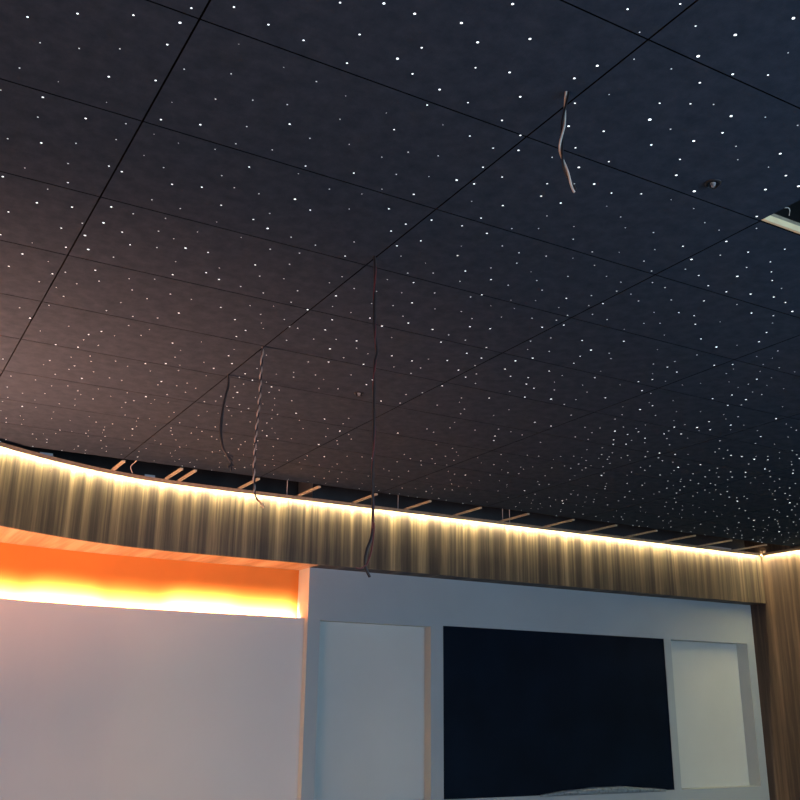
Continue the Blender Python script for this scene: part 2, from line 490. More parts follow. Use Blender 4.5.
bm = bmesh.new(); tube(bm, smooth_path([(2.02,8.12,3.505),(2.0,8.12,3.56),(2.03,8.1,3.60),(2.05,8.0,3.64),(2.06,7.9,3.63)]), .004)
tag(link('loose_cable', bm, M_wire_grey, None, True), 'thin grey cable looping in the ceiling gap left of the close pair of battens', 'cable')
for x, lab in ((1.32, 'short black lead below the light strip on the curved bulkhead'), (3.53, 'short black lead below the light strip left of the long hanging cable'), (6.02, 'short black lead below the light strip under the paired hanger wires')):
    bm = bmesh.new(); y = band_y(x)-.006
    tube(bm, smooth_path([(x, y, 3.472), (x+.004, y, 3.43), (x+.002, y, 3.385)]), .003)
    tag(link('lead_wire', bm, M_wire_brown, None, True), lab, 'wire', 'short leads below the light strip')

# ------------------------------------------------------------------ screen and film
t = empty('wall_screen', ((SCR[0]+SCR[1])/2, YF, ZLO), 'large black screen set in the grey wall between the two pale niches', 'screen')
hw = (SCR[1]-SCR[0])/2
bm = bmesh.new(); box(bm, (-hw+.002, .012, .002), (hw-.002, .028, SCR[2]-ZLO-.002)); link('screen_panel', bm, M_black, t)
bm = bmesh.new()
for lo, hi in (((-hw+.002,.006,.002),(-hw+.012,.012,SCR[2]-ZLO-.002)), ((hw-.012,.006,.002),(hw-.002,.012,SCR[2]-ZLO-.002)), ((-hw+.012,.006,SCR[2]-ZLO-.012),(hw-.012,.012,SCR[2]-ZLO-.002)), ((-hw+.012,.006,.002),(hw-.012,.012,.012))):
    box(bm, lo, hi)
link('bezel', bm, M_black, t)
bm = bmesh.new()
N = 70; rows = 5; grid = []
for i in range(N+1):
    u = i/N; x = 6.55 + 1.75*u
    h = .055*math.sin(math.pi*min(1, u*1.6)*.5)**.7 * (1-max(0, (u-.62)/.38))**.8 + .003
    h *= 1 + .25*noise.noise(Vector((x*3.1, 2.0, 0)))
    lst = []
    for k in range(rows+1):
        v = k/rows
        lst.append(bm.verts.new((x, YF-.012 - .022*math.sin(math.pi*v) - .008*noise.noise(Vector((x*9, v*2.2, 5))), ZLO+.004-.012*(1-v) + h*v)))
    grid.append(lst)
for i in range(N):
    for k in range(rows): bm.faces.new((grid[i][k], grid[i+1][k], grid[i+1][k+1], grid[i][k+1]))
o = link('plastic_film', bm, M_film, None, True)
md = o.modifiers.new('thickness', 'SOLIDIFY'); md.thickness = .003
tag(o, 'crumpled bluish plastic film peeling along the bottom edge of the black screen', 'film')

# ------------------------------------------------------------------ small domes in the ceiling
def dome_fitting(x, y, lab):
    t = empty('ceiling_sensor', (x, y, CEIL), lab, 'sensor', 'clear dome fittings in the ceiling')
    bm = bmesh.new()
    n = 28
    prof = [(.020, .001), (.030, .001), (.030, -.004), (.026, -.006), (.021, -.004)]
    rings = [[bm.verts.new((r*math.cos(2*math.pi*k/n), r*math.sin(2*math.pi*k/n), z)) for k in range(n)] for r, z in prof]
    for q in range(len(prof)):
        A, B = rings[q], rings[(q+1) % len(prof)]
        for k in range(n): bm.faces.new((A[k], A[(k+1)%n], B[(k+1)%n], B[k]))
    link('mounting_ring', bm, M_wire_black, t, True)
    bm = bmesh.new()
    bmesh.ops.create_uvsphere(bm, u_segments=24, v_segments=12, radius=.022)
    bmesh.ops.delete(bm, geom=[v for v in bm.verts if v.co.z > .001], context='VERTS')
    for v in bm.verts: v.co.z -= .002
    link('clear_dome', bm, M_dome, t, True)
    bm = bmesh.new()
    bmesh.ops.create_cone(bm, cap_ends=True, segments=14, radius1=.006, radius2=.009, depth=.014, matrix=Matrix.Translation((0,0,-.008)))
    link('sensor_core', bm, M_steel, t)
dome_fitting(2.65, 2.233, 'small clear dome sensor in the ceiling near the missing panel')
dome_fitting(2.689, 5.225, 'small clear dome sensor in the ceiling beside the long hanging cable')

# ------------------------------------------------------------------ hanging cables
def xz(y, pts): return [Vector((x, y, z)) for x, z in pts]
def twist(path, r, turns, phase):
    n = len(path); out = []
    for i, p in enumerate(path):
        t = (path[min(i+1,n-1)]-path[max(i-1,0)]).normalized()
        a = Vector((0,1,0)).cross(t).normalized(); c = t.cross(a)
        th = 2*math.pi*turns*i/(n-1) + phase
        out.append(p + r*(math.cos(th)*a + math.sin(th)*c))
    return out
def strand(name, par, path, r, mat, lab=None):
    org = par.location
    bm = bmesh.new(); tube(bm, [p-org for p in path], r)
    o = link(name, bm, mat, par, True)
    if lab: o['label'] = lab
    return o

pa = smooth_path(xz(2.07, [(1.808,3.54),(1.795,3.476),(1.783,3.408),(1.774,3.357),(1.767,3.307),(1.773,3.265),(1.785,3.225),(1.801,3.191),(1.818,3.165)]), 12)
t = empty('hanging_cable', (1.808, 2.07, CEIL), 'short grey and black twisted cable hanging from the near ceiling at upper right', 'cable', 'cables hanging from the ceiling')
strand('conductor', t, twist(pa, .0042, 2.2, 0), .0038, M_wire_grey, 'grey conductor')
strand('conductor', t, twist(pa[:-3], .0042, 2.2, math.pi), .0038, M_wire_black, 'black conductor')

pb = smooth_path(xz(3.451, [(1.836,3.54),(1.841,3.487),(1.843,3.366),(1.843,3.261),(1.848,3.153),(1.859,3.076),(1.85,3.028),(1.848,2.923),(1.851,2.767),(1.851,2.614),(1.849,2.507),(1.854,2.36),(1.851,2.277),(1.829,2.214),(1.821,2.161),(1.831,2.13),(1.845,2.107)]), 8)
pr = smooth_path(xz(3.444, [(1.836,3.54),(1.838,3.486),(1.840,3.365),(1.847,3.261),(1.852,3.154),(1.854,3.075),(1.854,3.029),(1.852,2.924),(1.854,2.768),(1.849,2.614),(1.852,2.507),(1.855,2.361),(1.857,2.299),(1.85,2.236),(1.841,2.191),(1.826,2.154)]), 8)
t = empty('hanging_cable', (1.836, 3.451, CEIL), 'longest black and red cable hanging straight down past the wooden bulkhead', 'cable', 'cables hanging from the ceiling')
strand('conductor', t, pb, .0060, M_wire_black, 'black conductor')
strand('conductor', t, twist(pb[:96], .0035, 5, 0.6) + pr[-30:], .0036, M_wire_red, 'dark red conductor')
strand('bare_end', t, smooth_path(xz(3.444, [(1.826,2.154),(1.799,2.137),(1.777,2.138)]), 6), .0030, M_wire_red)

pc = smooth_path(xz(4.775, [(1.846,3.54),(1.842,3.392),(1.843,3.275),(1.84,3.159),(1.835,3.044),(1.833,2.931),(1.834,2.82),(1.844,2.701)]), 22)
t = empty('hanging_cable', (1.846, 4.775, CEIL), 'grey and black twisted pair cable hanging in front of the bulkhead light strip', 'cable', 'cables hanging from the ceiling')
strand('conductor', t, twist(pc, .0040, 11, 0), .0042, M_wire_dull, 'grey conductor')
strand('conductor', t, twist(pc, .0040, 11, math.pi), .0042, M_wire_black, 'black conductor')
strand('bare_end', t, smooth_path(xz(4.775, [(1.844,2.703),(1.850,2.685),(1.866,2.66),(1.902,2.634)]), 6), .0048, M_wire_brown)
strand('bare_end', t, smooth_path(xz(4.770, [(1.866,2.660),(1.888,2.640),(1.894,2.622),(1.880,2.629)]), 6), .0038, M_copper, 'frayed copper end')

t = empty('hanging_cable', (1.846, 5.332, CEIL), 'dark loosely looped cable with frayed ends, leftmost of those hanging from the ceiling', 'cable', 'cables hanging from the ceiling')
strand('conductor', t, smooth_path(xz(5.332, [(1.846,3.54),(1.854,3.467),(1.842,3.401),(1.829,3.304),(1.827,3.179),(1.841,3.088),(1.873,3.031),(1.909,2.999)]), 8), .0058, M_wire_black)
strand('conductor', t, smooth_path(xz(5.320, [(1.842,3.54),(1.847,3.466),(1.833,3.381),(1.819,3.271),(1.816,3.177),(1.831,3.099),(1.853,3.047),(1.905,3.02)]), 8), .0058, M_wire_black)
strand('bare_end', t, smooth_path(xz(5.326, [(1.853,3.05),(1.881,3.008),(1.901,2.98),(1.901,2.937)]), 6), .0042, M_wire_black)
strand('bare_end', t, smooth_path(xz(5.324, [(1.901,2.985),(1.893,2.965),(1.881,2.953)]), 4), .0050, M_wire_black)
strand('bare_end', t, smooth_path(xz(5.328, [(1.899,2.98),(1.911,2.972),(1.921,2.967)]), 4), .0048, M_wire_black)

# ------------------------------------------------------------------ fibre-optic star lights: x mm, y mm, radius in 0.1 mm, largest in view first
STARS = """2147,2048,61 2036,1723,56 2635,2314,62 2145,1459,50 2057,1596,50 2949,2082,57 2373,2065,52 2369,1892,50 1800,1917,46 1541,1923,44 1414,2016,44 1406,1827,42
1324,1969,43 1243,2207,45 1185,2005,42 1087,2013,42 607,2392,44 3382,2765,59 3070,2748,57 2860,2164,51 2702,1964,48 2489,2264,48 2266,2471,48 2197,1731,42
2138,2409,47 1934,2220,44 1797,2718,47 1779,2003,41 1689,2170,42 1583,2084,40 1440,2273,41 1326,3454,52 1325,3170,49 1085,3811,55 718,4048,57 716,3763,53
675,3919,55 4000,3461,62 3942,2911,57 3594,2872,54 3441,3858,60 3242,4131,61 3185,4220,61 3068,2546,48 3003,2328,46 2844,2055,44 2520,4058,56 2421,1977,40
2266,4156,56 2262,2160,40 2249,2652,43 2148,2648,43 2144,3015,45 2140,1815,37 2063,2787,43 2059,2182,39 1884,3931,52 1881,3036,44 1876,2431,40 1874,3312,46
1870,2707,42 1837,4160,54 1825,2351,39 1807,3121,45 1716,2310,38 1711,2894,42 1704,1676,33 1325,4047,51 1322,2248,35 1281,2124,34 1118,2307,35 1097,2704,38
1089,2167,34 977,2074,33 955,2277,34 868,3309,43 836,2266,34 831,2866,39 721,2247,33 710,3610,45 704,2907,39 676,3317,42 625,2701,37 616,2314,33
604,2508,35 573,3694,46 489,2759,37 479,2430,34 478,3033,40 474,4246,51 443,3731,46 375,3270,42 336,2507,35 327,2983,39 292,3588,44 212,2597,35
4888,4032,72 2180,4605,59 3812,4681,68 4462,4551,71 5104,4657,76 4675,5035,72 6167,5068,83 1793,5124,58 1459,5329,57 5852,5579,79 2982,6085,67 2016,5622,60
1533,5665,58 3784,3031,49 3718,2838,47 3474,2914,46 3346,2908,45 3302,3770,50 3228,2568,43 3223,2851,44 3217,4366,54 3076,3648,48 3063,3328,46 2998,3731,48
2991,4284,52 2942,2674,41 2918,4129,51 2876,4263,51 2866,3371,45 2845,4420,52 2775,3890,48 2668,3922,48 2657,4191,50 2488,3551,44 2473,2434,37 2426,3385,43
2420,2177,35 2369,2489,37 2364,4048,47 2296,1677,32 2271,3370,42 2251,4417,50 2247,3811,45 2207,2322,35 2199,1912,33 2160,4093,47 2153,3255,41 2131,3602,43
2110,2562,36 2109,1962,32 2047,2917,38 2042,2313,34 2033,4361,48 2017,3013,38 2003,4216,47 1939,3218,39 1933,2611,35 1926,1628,30 1867,2106,32 1831,2591,35
1818,1583,29 1789,2466,34 1785,3206,39 1725,3518,41 1683,3045,37 1674,2445,33 1567,4477,48 1559,2285,31 1477,2120,30 1449,2366,32 1448,4362,47 1436,2875,35
1425,2548,33 1414,3218,37 1413,3811,42 1258,2923,35 1248,4007,43 1245,3412,38 1185,3801,41 1120,4109,44 1089,3367,38 1079,3038,35 975,3271,37 866,3907,41
805,3805,41 796,4249,44 632,4393,45 628,4077,43 624,3302,36 573,3903,41 517,3505,38 442,4413,45 359,4100,42 356,3870,41 2533,4521,52 3492,4522,56
2991,4525,54 2674,4533,52 1288,4544,47 3582,4563,57 3098,4609,54 1094,5865,58 2460,4731,52 3642,4737,58 3012,6505,68 2268,4804,51 3066,4824,55 1537,6022,59
3458,4874,57 7794,6045,91 2640,4951,53 640,5015,48 5516,6139,76 2651,5052,54 4061,3171,49 3653,3284,47 4136,3285,50 4048,5159,60 3835,3418,49 4203,5175,61
7317,6260,87 4297,3612,52 3504,3661,48 4216,3677,52 4625,3719,55 4008,3842,51 4119,3877,52 2891,5298,55 4737,4012,57 4092,4052,53 4049,4127,53 4691,4130,57
4885,4180,58 5400,4220,62 4190,4245,54 4471,4444,57 4093,4478,55 5258,4490,62 5066,4511,61 2576,6485,62 5674,4584,64 1670,4590,45 4018,5599,61 5227,4651,61
4082,5704,61 1660,4701,45 4961,4736,60 879,6676,59 2527,5845,55 2754,5867,56 5132,4839,61 4522,6749,69 3368,5908,59 6449,4864,69 5027,4902,60 3211,6819,64
1669,6832,60 8222,6843,89 4832,4960,59 1391,4980,45 1730,5009,46 1007,5010,45 6272,5023,67 4814,5055,59 6016,5060,66 4994,5064,60 5917,5080,65 959,5094,45
5324,6974,72 4828,5219,59 6817,5223,70 6499,5244,68 1927,5256,47 1729,5260,46 4990,5261,59 5526,5290,62 5904,7144,75 8989,7155,92 4911,5317,59 952,5322,45
5392,5323,62 2009,5344,47 835,5345,45 1355,5393,46 2161,5403,48 5985,7232,75 6460,5411,67 5941,5421,64 3905,2997,41 3820,2853,40 3772,4209,46 3562,3205,40
3557,2713,38 3499,4076,44 3478,2652,37 3467,3217,40 3464,3046,39 3462,4258,45 3454,3967,44 3428,4419,46 3390,2584,36 3344,2678,37 3342,2467,36 3322,4454,46
3318,3120,38 3254,3995,43 3218,3473,40 3189,3212,38 3186,3029,37 3146,2651,35 3132,3828,41 3120,2833,36 3108,3459,39 3095,3018,37 3083,2398,34 3068,3923,42
3030,4407,44 3018,3179,37 3008,3535,39 3002,2927,36 3000,3615,40 2965,3091,37 2949,3282,37 2900,2869,35 2876,3659,39 2755,4096,41 2742,2646,33 2711,3170,36
2704,3355,37 2641,2918,34 2635,4079,41 2615,3281,36 2614,3823,39 2607,1813,29 2531,3393,36 2527,2012,29 2516,3775,38 2493,3055,34 2491,2867,33 2455,3600,37
2424,3180,35 2370,3091,34 2352,3281,35 2311,3475,36 2293,3981,39 2279,3650,37 2268,3075,33 2267,1875,27 2249,2053,28 2209,2925,32 2199,2508,30 2182,3889,38
2155,3464,35 2144,4454,41 2054,3525,35 2028,3780,37 2010,1810,26 2009,2405,29 1920,3807,36 1896,4414,40 1876,1834,25 1851,4418,40 1803,1732,25 1726,4115,38
1697,3972,37 1696,3375,33 1655,4340,39 1646,2610,28 1578,2800,29 1565,3489,33 1564,4083,37 1545,3723,35 1539,2645,28 1537,3596,34 1476,3912,36 1443,3475,33
1442,4069,37 1410,3627,34 1283,3328,32 1194,2747,28 1185,3203,31 1178,4332,38 1108,2885,28 1095,4445,39 1085,3209,30 1075,2440,26 1044,2603,26 1012,3149,30
1003,4380,38 980,2915,28 975,3871,34 974,2794,27 955,3478,32 936,3716,33 935,2639,26 840,4361,38 835,3467,32 834,4066,36 826,2697,27 823,2543,26
804,3206,30 802,3620,33 686,2597,26 680,4342,37 640,3811,34 606,2993,28 602,3109,29 488,3362,30 484,2602,25 483,3208,29 375,2664,26 334,3109,29
266,3303,30 266,2698,26 233,2859,27 199,3012,28 5492,5436,62 2302,4515,42 3711,4521,48 3121,4526,45 6339,5463,67 5379,5465,61 5585,5488,62 3954,4604,49
1917,4609,41 2779,4610,44 5234,5510,60 2190,5513,48 6588,5526,68 732,4633,39 1213,4664,40 3215,4674,46 2310,4692,43 3490,4695,47 959,4704,40 1096,4710,40
6499,5590,67 2779,4722,44 3956,4724,49 5042,5596,59 7261,5614,71 858,5632,46 1004,5652,46 6128,5681,65 5181,5686,60 2165,4863,43 4575,7483,68 6296,5704,66
4152,4891,50 2796,7502,62 2032,5739,48 617,5750,46 1954,5754,48 1438,7540,59 3303,4965,47 7414,5788,72 3031,5005,46 5695,5803,62 7521,5823,72 2300,5050,44
4428,5072,52 2961,5092,46 6529,5861,67 5925,5861,63 2123,5863,48 6287,5864,65 936,5872,46 1928,7634,60 9151,7658,89 4562,5154,53 2203,5157,44 1643,5905,47
3455,5159,48 2206,5910,49 5647,5911,62 6442,5920,66 3252,5179,47 1900,5922,48 5090,5931,59 2429,5938,49 2535,5216,45 3492,5260,48 3019,5270,47 5224,6001,60
6906,6012,68 4533,5305,53 4657,5306,53 7554,6018,72 2107,6024,48 6426,6075,65 5128,6077,59 3932,5433,50 6949,6129,68 1127,6130,47 4169,5468,51 1493,6147,47
4984,6148,58 2446,6169,49 7112,6174,69 3803,5544,50 6500,6197,65 4410,5560,52 6343,6204,65 1456,6217,47 3616,5587,49 2386,5599,45 6073,6232,63 1970,6247,48
5910,6250,62 1252,6252,47 8094,6263,74 724,6288,47 4028,6294,54 3492,5701,49 6565,6306,65 4514,6314,56 6789,6319,67 3577,5747,49 2889,5761,47 2214,6356,49
4156,6367,55 4337,3326,40 3487,3369,36 3416,3413,36 3980,6419,54 4570,3509,42 5829,6442,62 4654,5897,54 4002,3606,40 2917,5901,47 2167,6460,49 4878,6462,57
4387,3741,42 3974,3749,40 6152,6481,63 4778,6481,57 4654,3809,43 7604,6491,70 1914,6493,48 3561,3843,38 3900,3845,40 3829,6507,53 3628,3904,39 8331,6509,74
4889,3907,45 5887,6516,62 2679,6519,50 3938,6524,54 7740,6535,71 4371,6014,53 4086,6541,54 4952,4126,46 3780,6034,50 3942,6058,51 4276,4257,43 5142,4322,47
5752,4336,51 6863,6609,66 3076,6127,48 2123,6625,49 4700,6633,56 4014,6643,54 8220,6648,72 5352,6651,59 2571,6651,50 3790,6655,53 1903,6657,48 3559,6662,52
8642,6685,75 6288,6692,63 4644,4595,46 3153,6235,49 5285,6704,59 2383,6706,49 2071,6711,49 2231,6721,49 2500,6729,50 2959,6271,48 1923,6732,48 2737,6745,50
4977,4651,47 4425,6770,55 1511,6776,48 3082,6332,48 4439,4701,45 8083,6791,71 1399,6794,48 7463,6799,68 6917,6810,65 6200,4730,53 5794,4735,51 2502,6824,50
1964,6826,49 3130,6418,49 3722,6420,50 5777,6861,60 3083,6868,51 6332,4796,54 4471,4806,45 4033,6884,54 5512,4822,50 4998,4828,47 1111,4847,35 4755,4902,46
2535,6961,50 6745,6966,64 1496,6971,48 4653,4922,46 3407,6985,52 3752,6991,53 6184,4949,53 2693,7002,50 1714,7003,48 1207,4954,35 8188,7014,71 6189,7020,62
5771,4982,51 3472,6666,50 5136,4985,48 5684,4986,50 831,7031,47 5499,7043,59 6399,7058,62 4529,5028,45 6561,5028,54 8498,7087,72 5705,7091,59 4605,7096,55
5732,5071,50 5278,5100,48 1404,7132,48 1971,7137,49 847,7138,47 1547,7142,48 1220,7143,48 2123,7146,49 1952,5128,37 2391,7155,49 6727,5146,55 5076,5154,47
4949,5158,47 5938,5176,51 953,5188,35 1472,5193,36 6253,5198,53 7244,7227,65 1043,5231,36 6590,5273,54 1549,7276,48 3915,4448,39 3801,4356,38 3666,2750,31
3636,2993,32 3616,4401,37 3578,4280,37 3357,3278,32 3133,4035,34 3101,3170,30 3018,3382,31 2962,2489,27 2906,3479,31 2864,3077,29 2861,2473,26 2860,2760,27
2739,4457,35 2739,3017,28 2739,2047,24 2734,2412,26 2733,3729,31 2611,2675,26 2602,2070,24 2531,2615,26 2473,1837,23 2420,2777,26 2391,4272,33 2384,3816,30
2305,2867,26 2267,2763,25 2260,1571,21 2141,3731,29 2078,3922,30 2042,4078,31 2007,3635,29 1939,3389,27 1936,2822,24 1932,2011,21 1927,4057,30 1810,3718,28
1789,3809,29 1787,4341,32 1692,2750,23 1585,3880,29 1584,2923,24 1566,4262,31 1546,3128,25 1534,2996,24 1473,2723,23 1408,3028,24 1332,2710,22 1287,4340,31
1283,3926,28 1257,2986,23 1234,2588,22 1089,3965,28 1081,3637,26 1062,4201,30 1013,3750,27 956,4259,30 928,3590,26 928,2988,23 755,4446,31 459,3596,26
354,3478,25 2037,4515,33 595,4516,31 7922,7299,68 4745,7302,55 4667,7308,55 2399,4561,34 996,4563,31 1920,5335,37 5282,5337,48 2914,7341,50 8404,7355,70
1067,7364,47 7444,7370,66 1561,5409,37 6764,5410,54 2635,4677,35 5966,7402,59 6898,5426,55 1044,5432,36 6151,5435,52 4908,5436,46 2227,5438,38 1193,5441,36
1989,5442,37 7153,5467,56 5691,5478,50 6933,7448,63 692,4787,32 1190,7466,47 5076,5510,47 6149,5518,51 1070,5520,36 4317,7481,54 1960,5521,37 6357,7505,61
3541,7508,52 8819,7528,71 569,4898,32 7038,7542,63 5243,5593,48 6502,7546,61 1205,7553,47 6216,7555,60 2484,4937,35 2269,5611,38 1680,5611,37 3699,7564,52
5140,5620,47 6692,7567,62 6401,5649,52 7780,7595,66 3717,5012,39 5691,7604,58 9787,7607,75 5627,5672,49 1759,5680,37 5908,5682,50 3341,5047,38 5175,7626,56
1640,5694,37 1127,5701,36 5104,5701,47 922,7639,47 2167,5076,35 989,5735,36 1534,5741,37 5593,5745,49 4891,5753,46 1238,5764,37 4842,7688,55 8866,7690,70
7253,5768,56 1315,5772,37 5288,5776,48 3707,5177,39 2429,7707,49 1729,5794,37 8060,7714,67 894,7718,47 5061,5805,47 4807,5812,46 9317,7729,72 7363,7738,64
1136,7741,47 7455,7741,64 9398,7741,72 1357,7749,47 4340,7755,53 2250,5846,38 6325,7758,60 5165,7758,56 2428,5272,36 2357,5860,39 1960,5870,38 6609,5881,53
5318,5893,48 5209,5917,47 4560,5922,45 2063,5940,38 6250,5946,51 7648,5948,57 4048,5442,41 6147,5993,51 3569,5455,39 1411,6003,37 2190,6007,38 6765,6018,53
5034,6041,46 852,6046,37 7904,6047,58 2432,6048,39 709,6050,37 5474,6059,48 1050,6061,37 4847,5543,43 7198,6075,55 6688,6076,53 5249,6076,47 7299,6127,55
7969,6128,58 2169,6134,38 7194,6159,55 6718,6194,52 2334,6205,39 4753,6265,45 1801,6266,38 956,6299,37 4816,6311,45 6398,6356,51 8002,6366,57 2495,6372,39
830,6373,37 2616,5987,37 5113,6401,46 5394,6410,47 2487,6454,39 1179,6459,37 2879,6069,38 1083,6482,37 6722,6487,52 5673,6502,48 1530,6508,38 762,6513,37
4031,6139,41 4191,6529,43 2725,6164,38 1629,6537,38 2054,6539,38 8560,6541,59 5199,6613,46 747,6631,37 6475,6650,50 6784,6657,52 8363,6690,58 3361,6711,41
4322,6711,43 1676,6747,38 2765,6463,38 2587,6766,39 2292,6777,39 8304,6791,57 8595,6843,58 7193,6850,53 6353,6852,50 5855,6854,48 2172,6855,39 7072,6858,52
5045,6864,45 5980,6882,48 7723,6887,54 2661,6901,39 3817,6926,42 6118,6928,49 8756,6958,58 2034,6959,38 3888,6966,42 4514,6974,44 3981,3065,27 3737,3194,27
7213,7066,52 5893,7069,48 4076,3384,28 2427,7087,39 4405,3421,30 3296,7094,41 4309,3449,29 3626,3479,27 4062,7101,42 4708,3511,31 2505,7106,39 4446,3520,30
3386,3528,26 5128,7117,45 4527,3611,31 2893,7125,40 4678,3655,31 3750,3658,28 4362,3664,30 4711,7142,44 2744,7143,40 4909,3755,32 7486,7146,53 1692,7146,38
4770,3766,32 9136,7147,59 4521,3842,31 4650,3885,32 4799,3901,32 4393,3950,31 4017,3972,30 5212,4012,34 4323,4032,31 4184,4034,30 5519,7196,46 3723,4099,29
1437,7204,38 2518,7221,39 8666,7222,57 3994,4231,30 3571,7226,41 5564,4269,36 8406,7229,56 3831,7230,42 4068,7231,42 4505,4292,32 5665,4310,36 5021,4339,34
8834,7241,57 4837,4371,34 9388,7247,59 3464,7249,41 5114,4404,35 4406,4407,32 1213,7256,38 5338,4444,36 1703,4448,25 4700,4456,33 5855,4490,38 5529,4490,36
1741,4514,26 9180,7278,58 2666,7285,39 4509,7288,43 5371,7292,45 2983,7307,40 4321,4564,32 5349,4573,36 1910,7326,38 8169,7328,54 7529,7346,52 5807,7359,47
4840,4619,34 4987,7367,44 2117,7368,38 1797,7383,38 5717,7389,46 5930,4673,38 1627,7429,38 5178,4710,35 5611,7432,46 4435,7438,43 1889,7453,38 3648,7453,41
2566,7463,39 2369,7467,39 6851,7476,50 3435,7491,41 9331,7495,58 8033,7495,53 1119,7497,37 4749,4802,34 1612,7508,38 8701,7514,56 6164,4821,38 7216,7521,51
9158,7522,57 2241,7528,39 1222,4845,25 8600,7542,55 1522,4878,26 1912,4885,26 1720,4895,26 5256,4895,35 5951,7580,47 1665,7584,38 2350,7585,39 9596,7586,59
2746,7593,39 2611,7609,39 6308,4939,39 6482,4967,39 1516,7638,38 6106,4998,38 8975,7667,56 839,5023,25 2753,3470,23 2745,2860,21 2724,3605,23 2647,3529,22
2608,3010,21 2605,2407,19 2602,3637,23 2535,3220,21 2423,2577,19 2116,3169,20 2070,3393,21 1670,4207,23 1556,2436,16 1353,2475,16 1259,3588,20 1191,2460,16
1121,3510,19 955,2427,15 801,3017,17 792,2394,15 717,3161,18 709,3006,17 706,2789,16 589,4266,22 517,2902,16 492,4109,21 354,2869,16 8176,7684,53
1084,5036,26 1951,5048,27 679,4543,23 7545,7709,51 1464,5066,26 4944,7715,44 3998,7717,41 6997,7723,49 2331,7734,39 1536,7746,38 2595,7749,39 4640,7752,43
4540,7752,42 2091,5161,27 721,5175,26 1644,5189,27 5611,5236,36 1539,5312,27 2098,5333,27 1735,5411,27 5848,5466,37 2379,5102,26 1277,5493,26 6687,5507,39
1418,5507,27 6934,5508,40 954,5509,26 6267,5552,38 5352,5611,35 6924,5620,40 7172,5650,41 2154,5658,28 6810,5662,40 6541,5678,39 841,5727,26 2325,5744,28
4972,5754,34 7164,5757,41 2250,5764,28 5961,5767,37 7335,5866,41 6755,5873,39 6192,5882,37 4819,5920,33 5695,6017,36 1231,6022,27 1605,6053,27 1701,6068,27
6312,6093,37 962,6114,27 1989,6124,28 2068,6125,28 1337,6131,27 6812,6135,39 1609,6152,27 6036,6161,36 4552,6173,33 4273,6197,32 1162,6201,27 4831,6206,33
4102,6221,32 5329,6268,34 2531,6278,29 1151,6319,27 4393,6321,32 7076,6337,39 1464,6345,27 7922,6346,42 5760,6351,35 2598,6382,29 1805,6390,28 8091,6412,42
8342,6417,43 4670,6424,33 6423,6448,37 7376,6465,40 926,6478,27 1700,6505,28 1639,6616,28 7109,6627,39 962,6647,27 1792,6674,28 7244,6675,39 1325,6680,27
1088,6698,27 7050,6703,38 5956,6707,36 6422,6721,37 5696,6727,35 7507,6729,40 8464,6745,42 4892,6764,33 8808,6783,43 7874,6785,41 7697,6798,40 6153,6804,36
1231,6848,27 4741,6857,33 770,6857,27 1109,6868,27 1483,6889,28 907,6915,27 5096,6937,33 8864,6949,43 8570,6952,42 7460,6962,39 4734,6975,32 3118,6986,30
941,6994,27 7317,7009,39 2850,7010,29 4309,7035,32 1404,7048,28 1507,7053,28 1902,7058,28 3775,7063,31 2151,7066,28 3615,7066,30 9198,7074,44 6128,7076,35
3007,7089,29 3414,7090,30 3117,7099,30 8704,7108,42 2634,7113,29 6885,7119,37 1303,7133,28 951,7134,27 6974,7137,37 5819,7140,35 8788,7148,42 4812,7156,32
6146,7223,35 6672,7233,37 6238,7235,36 5644,7267,34 2126,7268,28 6834,7293,37 3226,7298,30 8331,7304,41 1136,7319,28 9381,7330,44 8591,7348,41 3934,7350,31
4576,7367,32 2414,7377,29 2811,7395,29 3722,7425,30 7589,7435,39 8446,7441,41 2159,7463,29 9520,7467,44 6159,7478,35 5925,7487,35 3916,7506,31 7295,7519,38
4664,7524,32 4086,7561,31 5324,7574,33 8414,7579,40 5876,7599,34 3106,7612,30 2231,7614,29 1792,7615,28 9432,7629,43 9246,7634,42 1432,7655,28 7746,7671,39
3638,7679,30 4184,7684,31 2080,7688,28 6873,7691,36 3478,7708,30 3286,7711,30 4419,7712,32 5846,7722,34 8462,7746,40 9796,5002,70 9788,3089,68 9787,6173,66
9785,3279,69 9781,3694,69 9780,4529,71 9778,5560,68 9777,5413,69 9769,6722,65 9769,4488,71 9768,7307,63 9764,3433,69 9760,3149,68 9756,2705,67 9756,2641,67
9752,2451,67 9751,4604,71 9750,6266,66 9749,3694,69 9746,6849,64 9745,3043,68 9740,5579,68 9738,7335,62 9738,3328,68 9735,1603,66 9732,7320,62 9731,2594,67
9730,6388,65 9729,4207,70 9721,1613,66 9719,3638,69 9718,5940,67 9717,2115,66 9714,2040,66 9713,2893,67 9705,4615,71 9704,3095,68 9701,3942,70 9697,2314,66
9696,2681,67 9691,4189,70 9688,5824,67 9687,3630,69 9683,5403,68 9681,7404,60 9681,6007,66 9680,5008,69 9678,6615,65 9668,1660,65 9661,4610,70 9649,4696,70
9648,1464,65 9642,2631,67 9640,5606,67 9640,2190,66 9640,1662,65 9639,4925,69 9638,3877,69 9636,5584,67 9629,6644,64 9629,5897,66 9628,3956,69 9626,6687,64
9609,7031,63 9606,7052,63 9606,4938,69 9605,1631,65 9604,1700,65 9601,6117,66 9598,7249,62 9597,7082,63 9596,4268,70 9596,2183,66 9595,5481,68 9594,3657,68
9592,2616,66 9590,5292,68 9588,6145,66 9586,4403,70 9585,5291,68 9585,3969,69 9582,6879,63 9582,4844,69 9581,2180,65 9577,1573,65 9575,6881,63 9575,4345,70
9564,5013,69 9562,3740,68 9561,2725,66 9556,2180,65 9550,5687,67 9548,7047,63 9545,5452,67 9542,2000,65 9541,2620,66 9538,4884,69 9535,6266,65 9532,1577,64
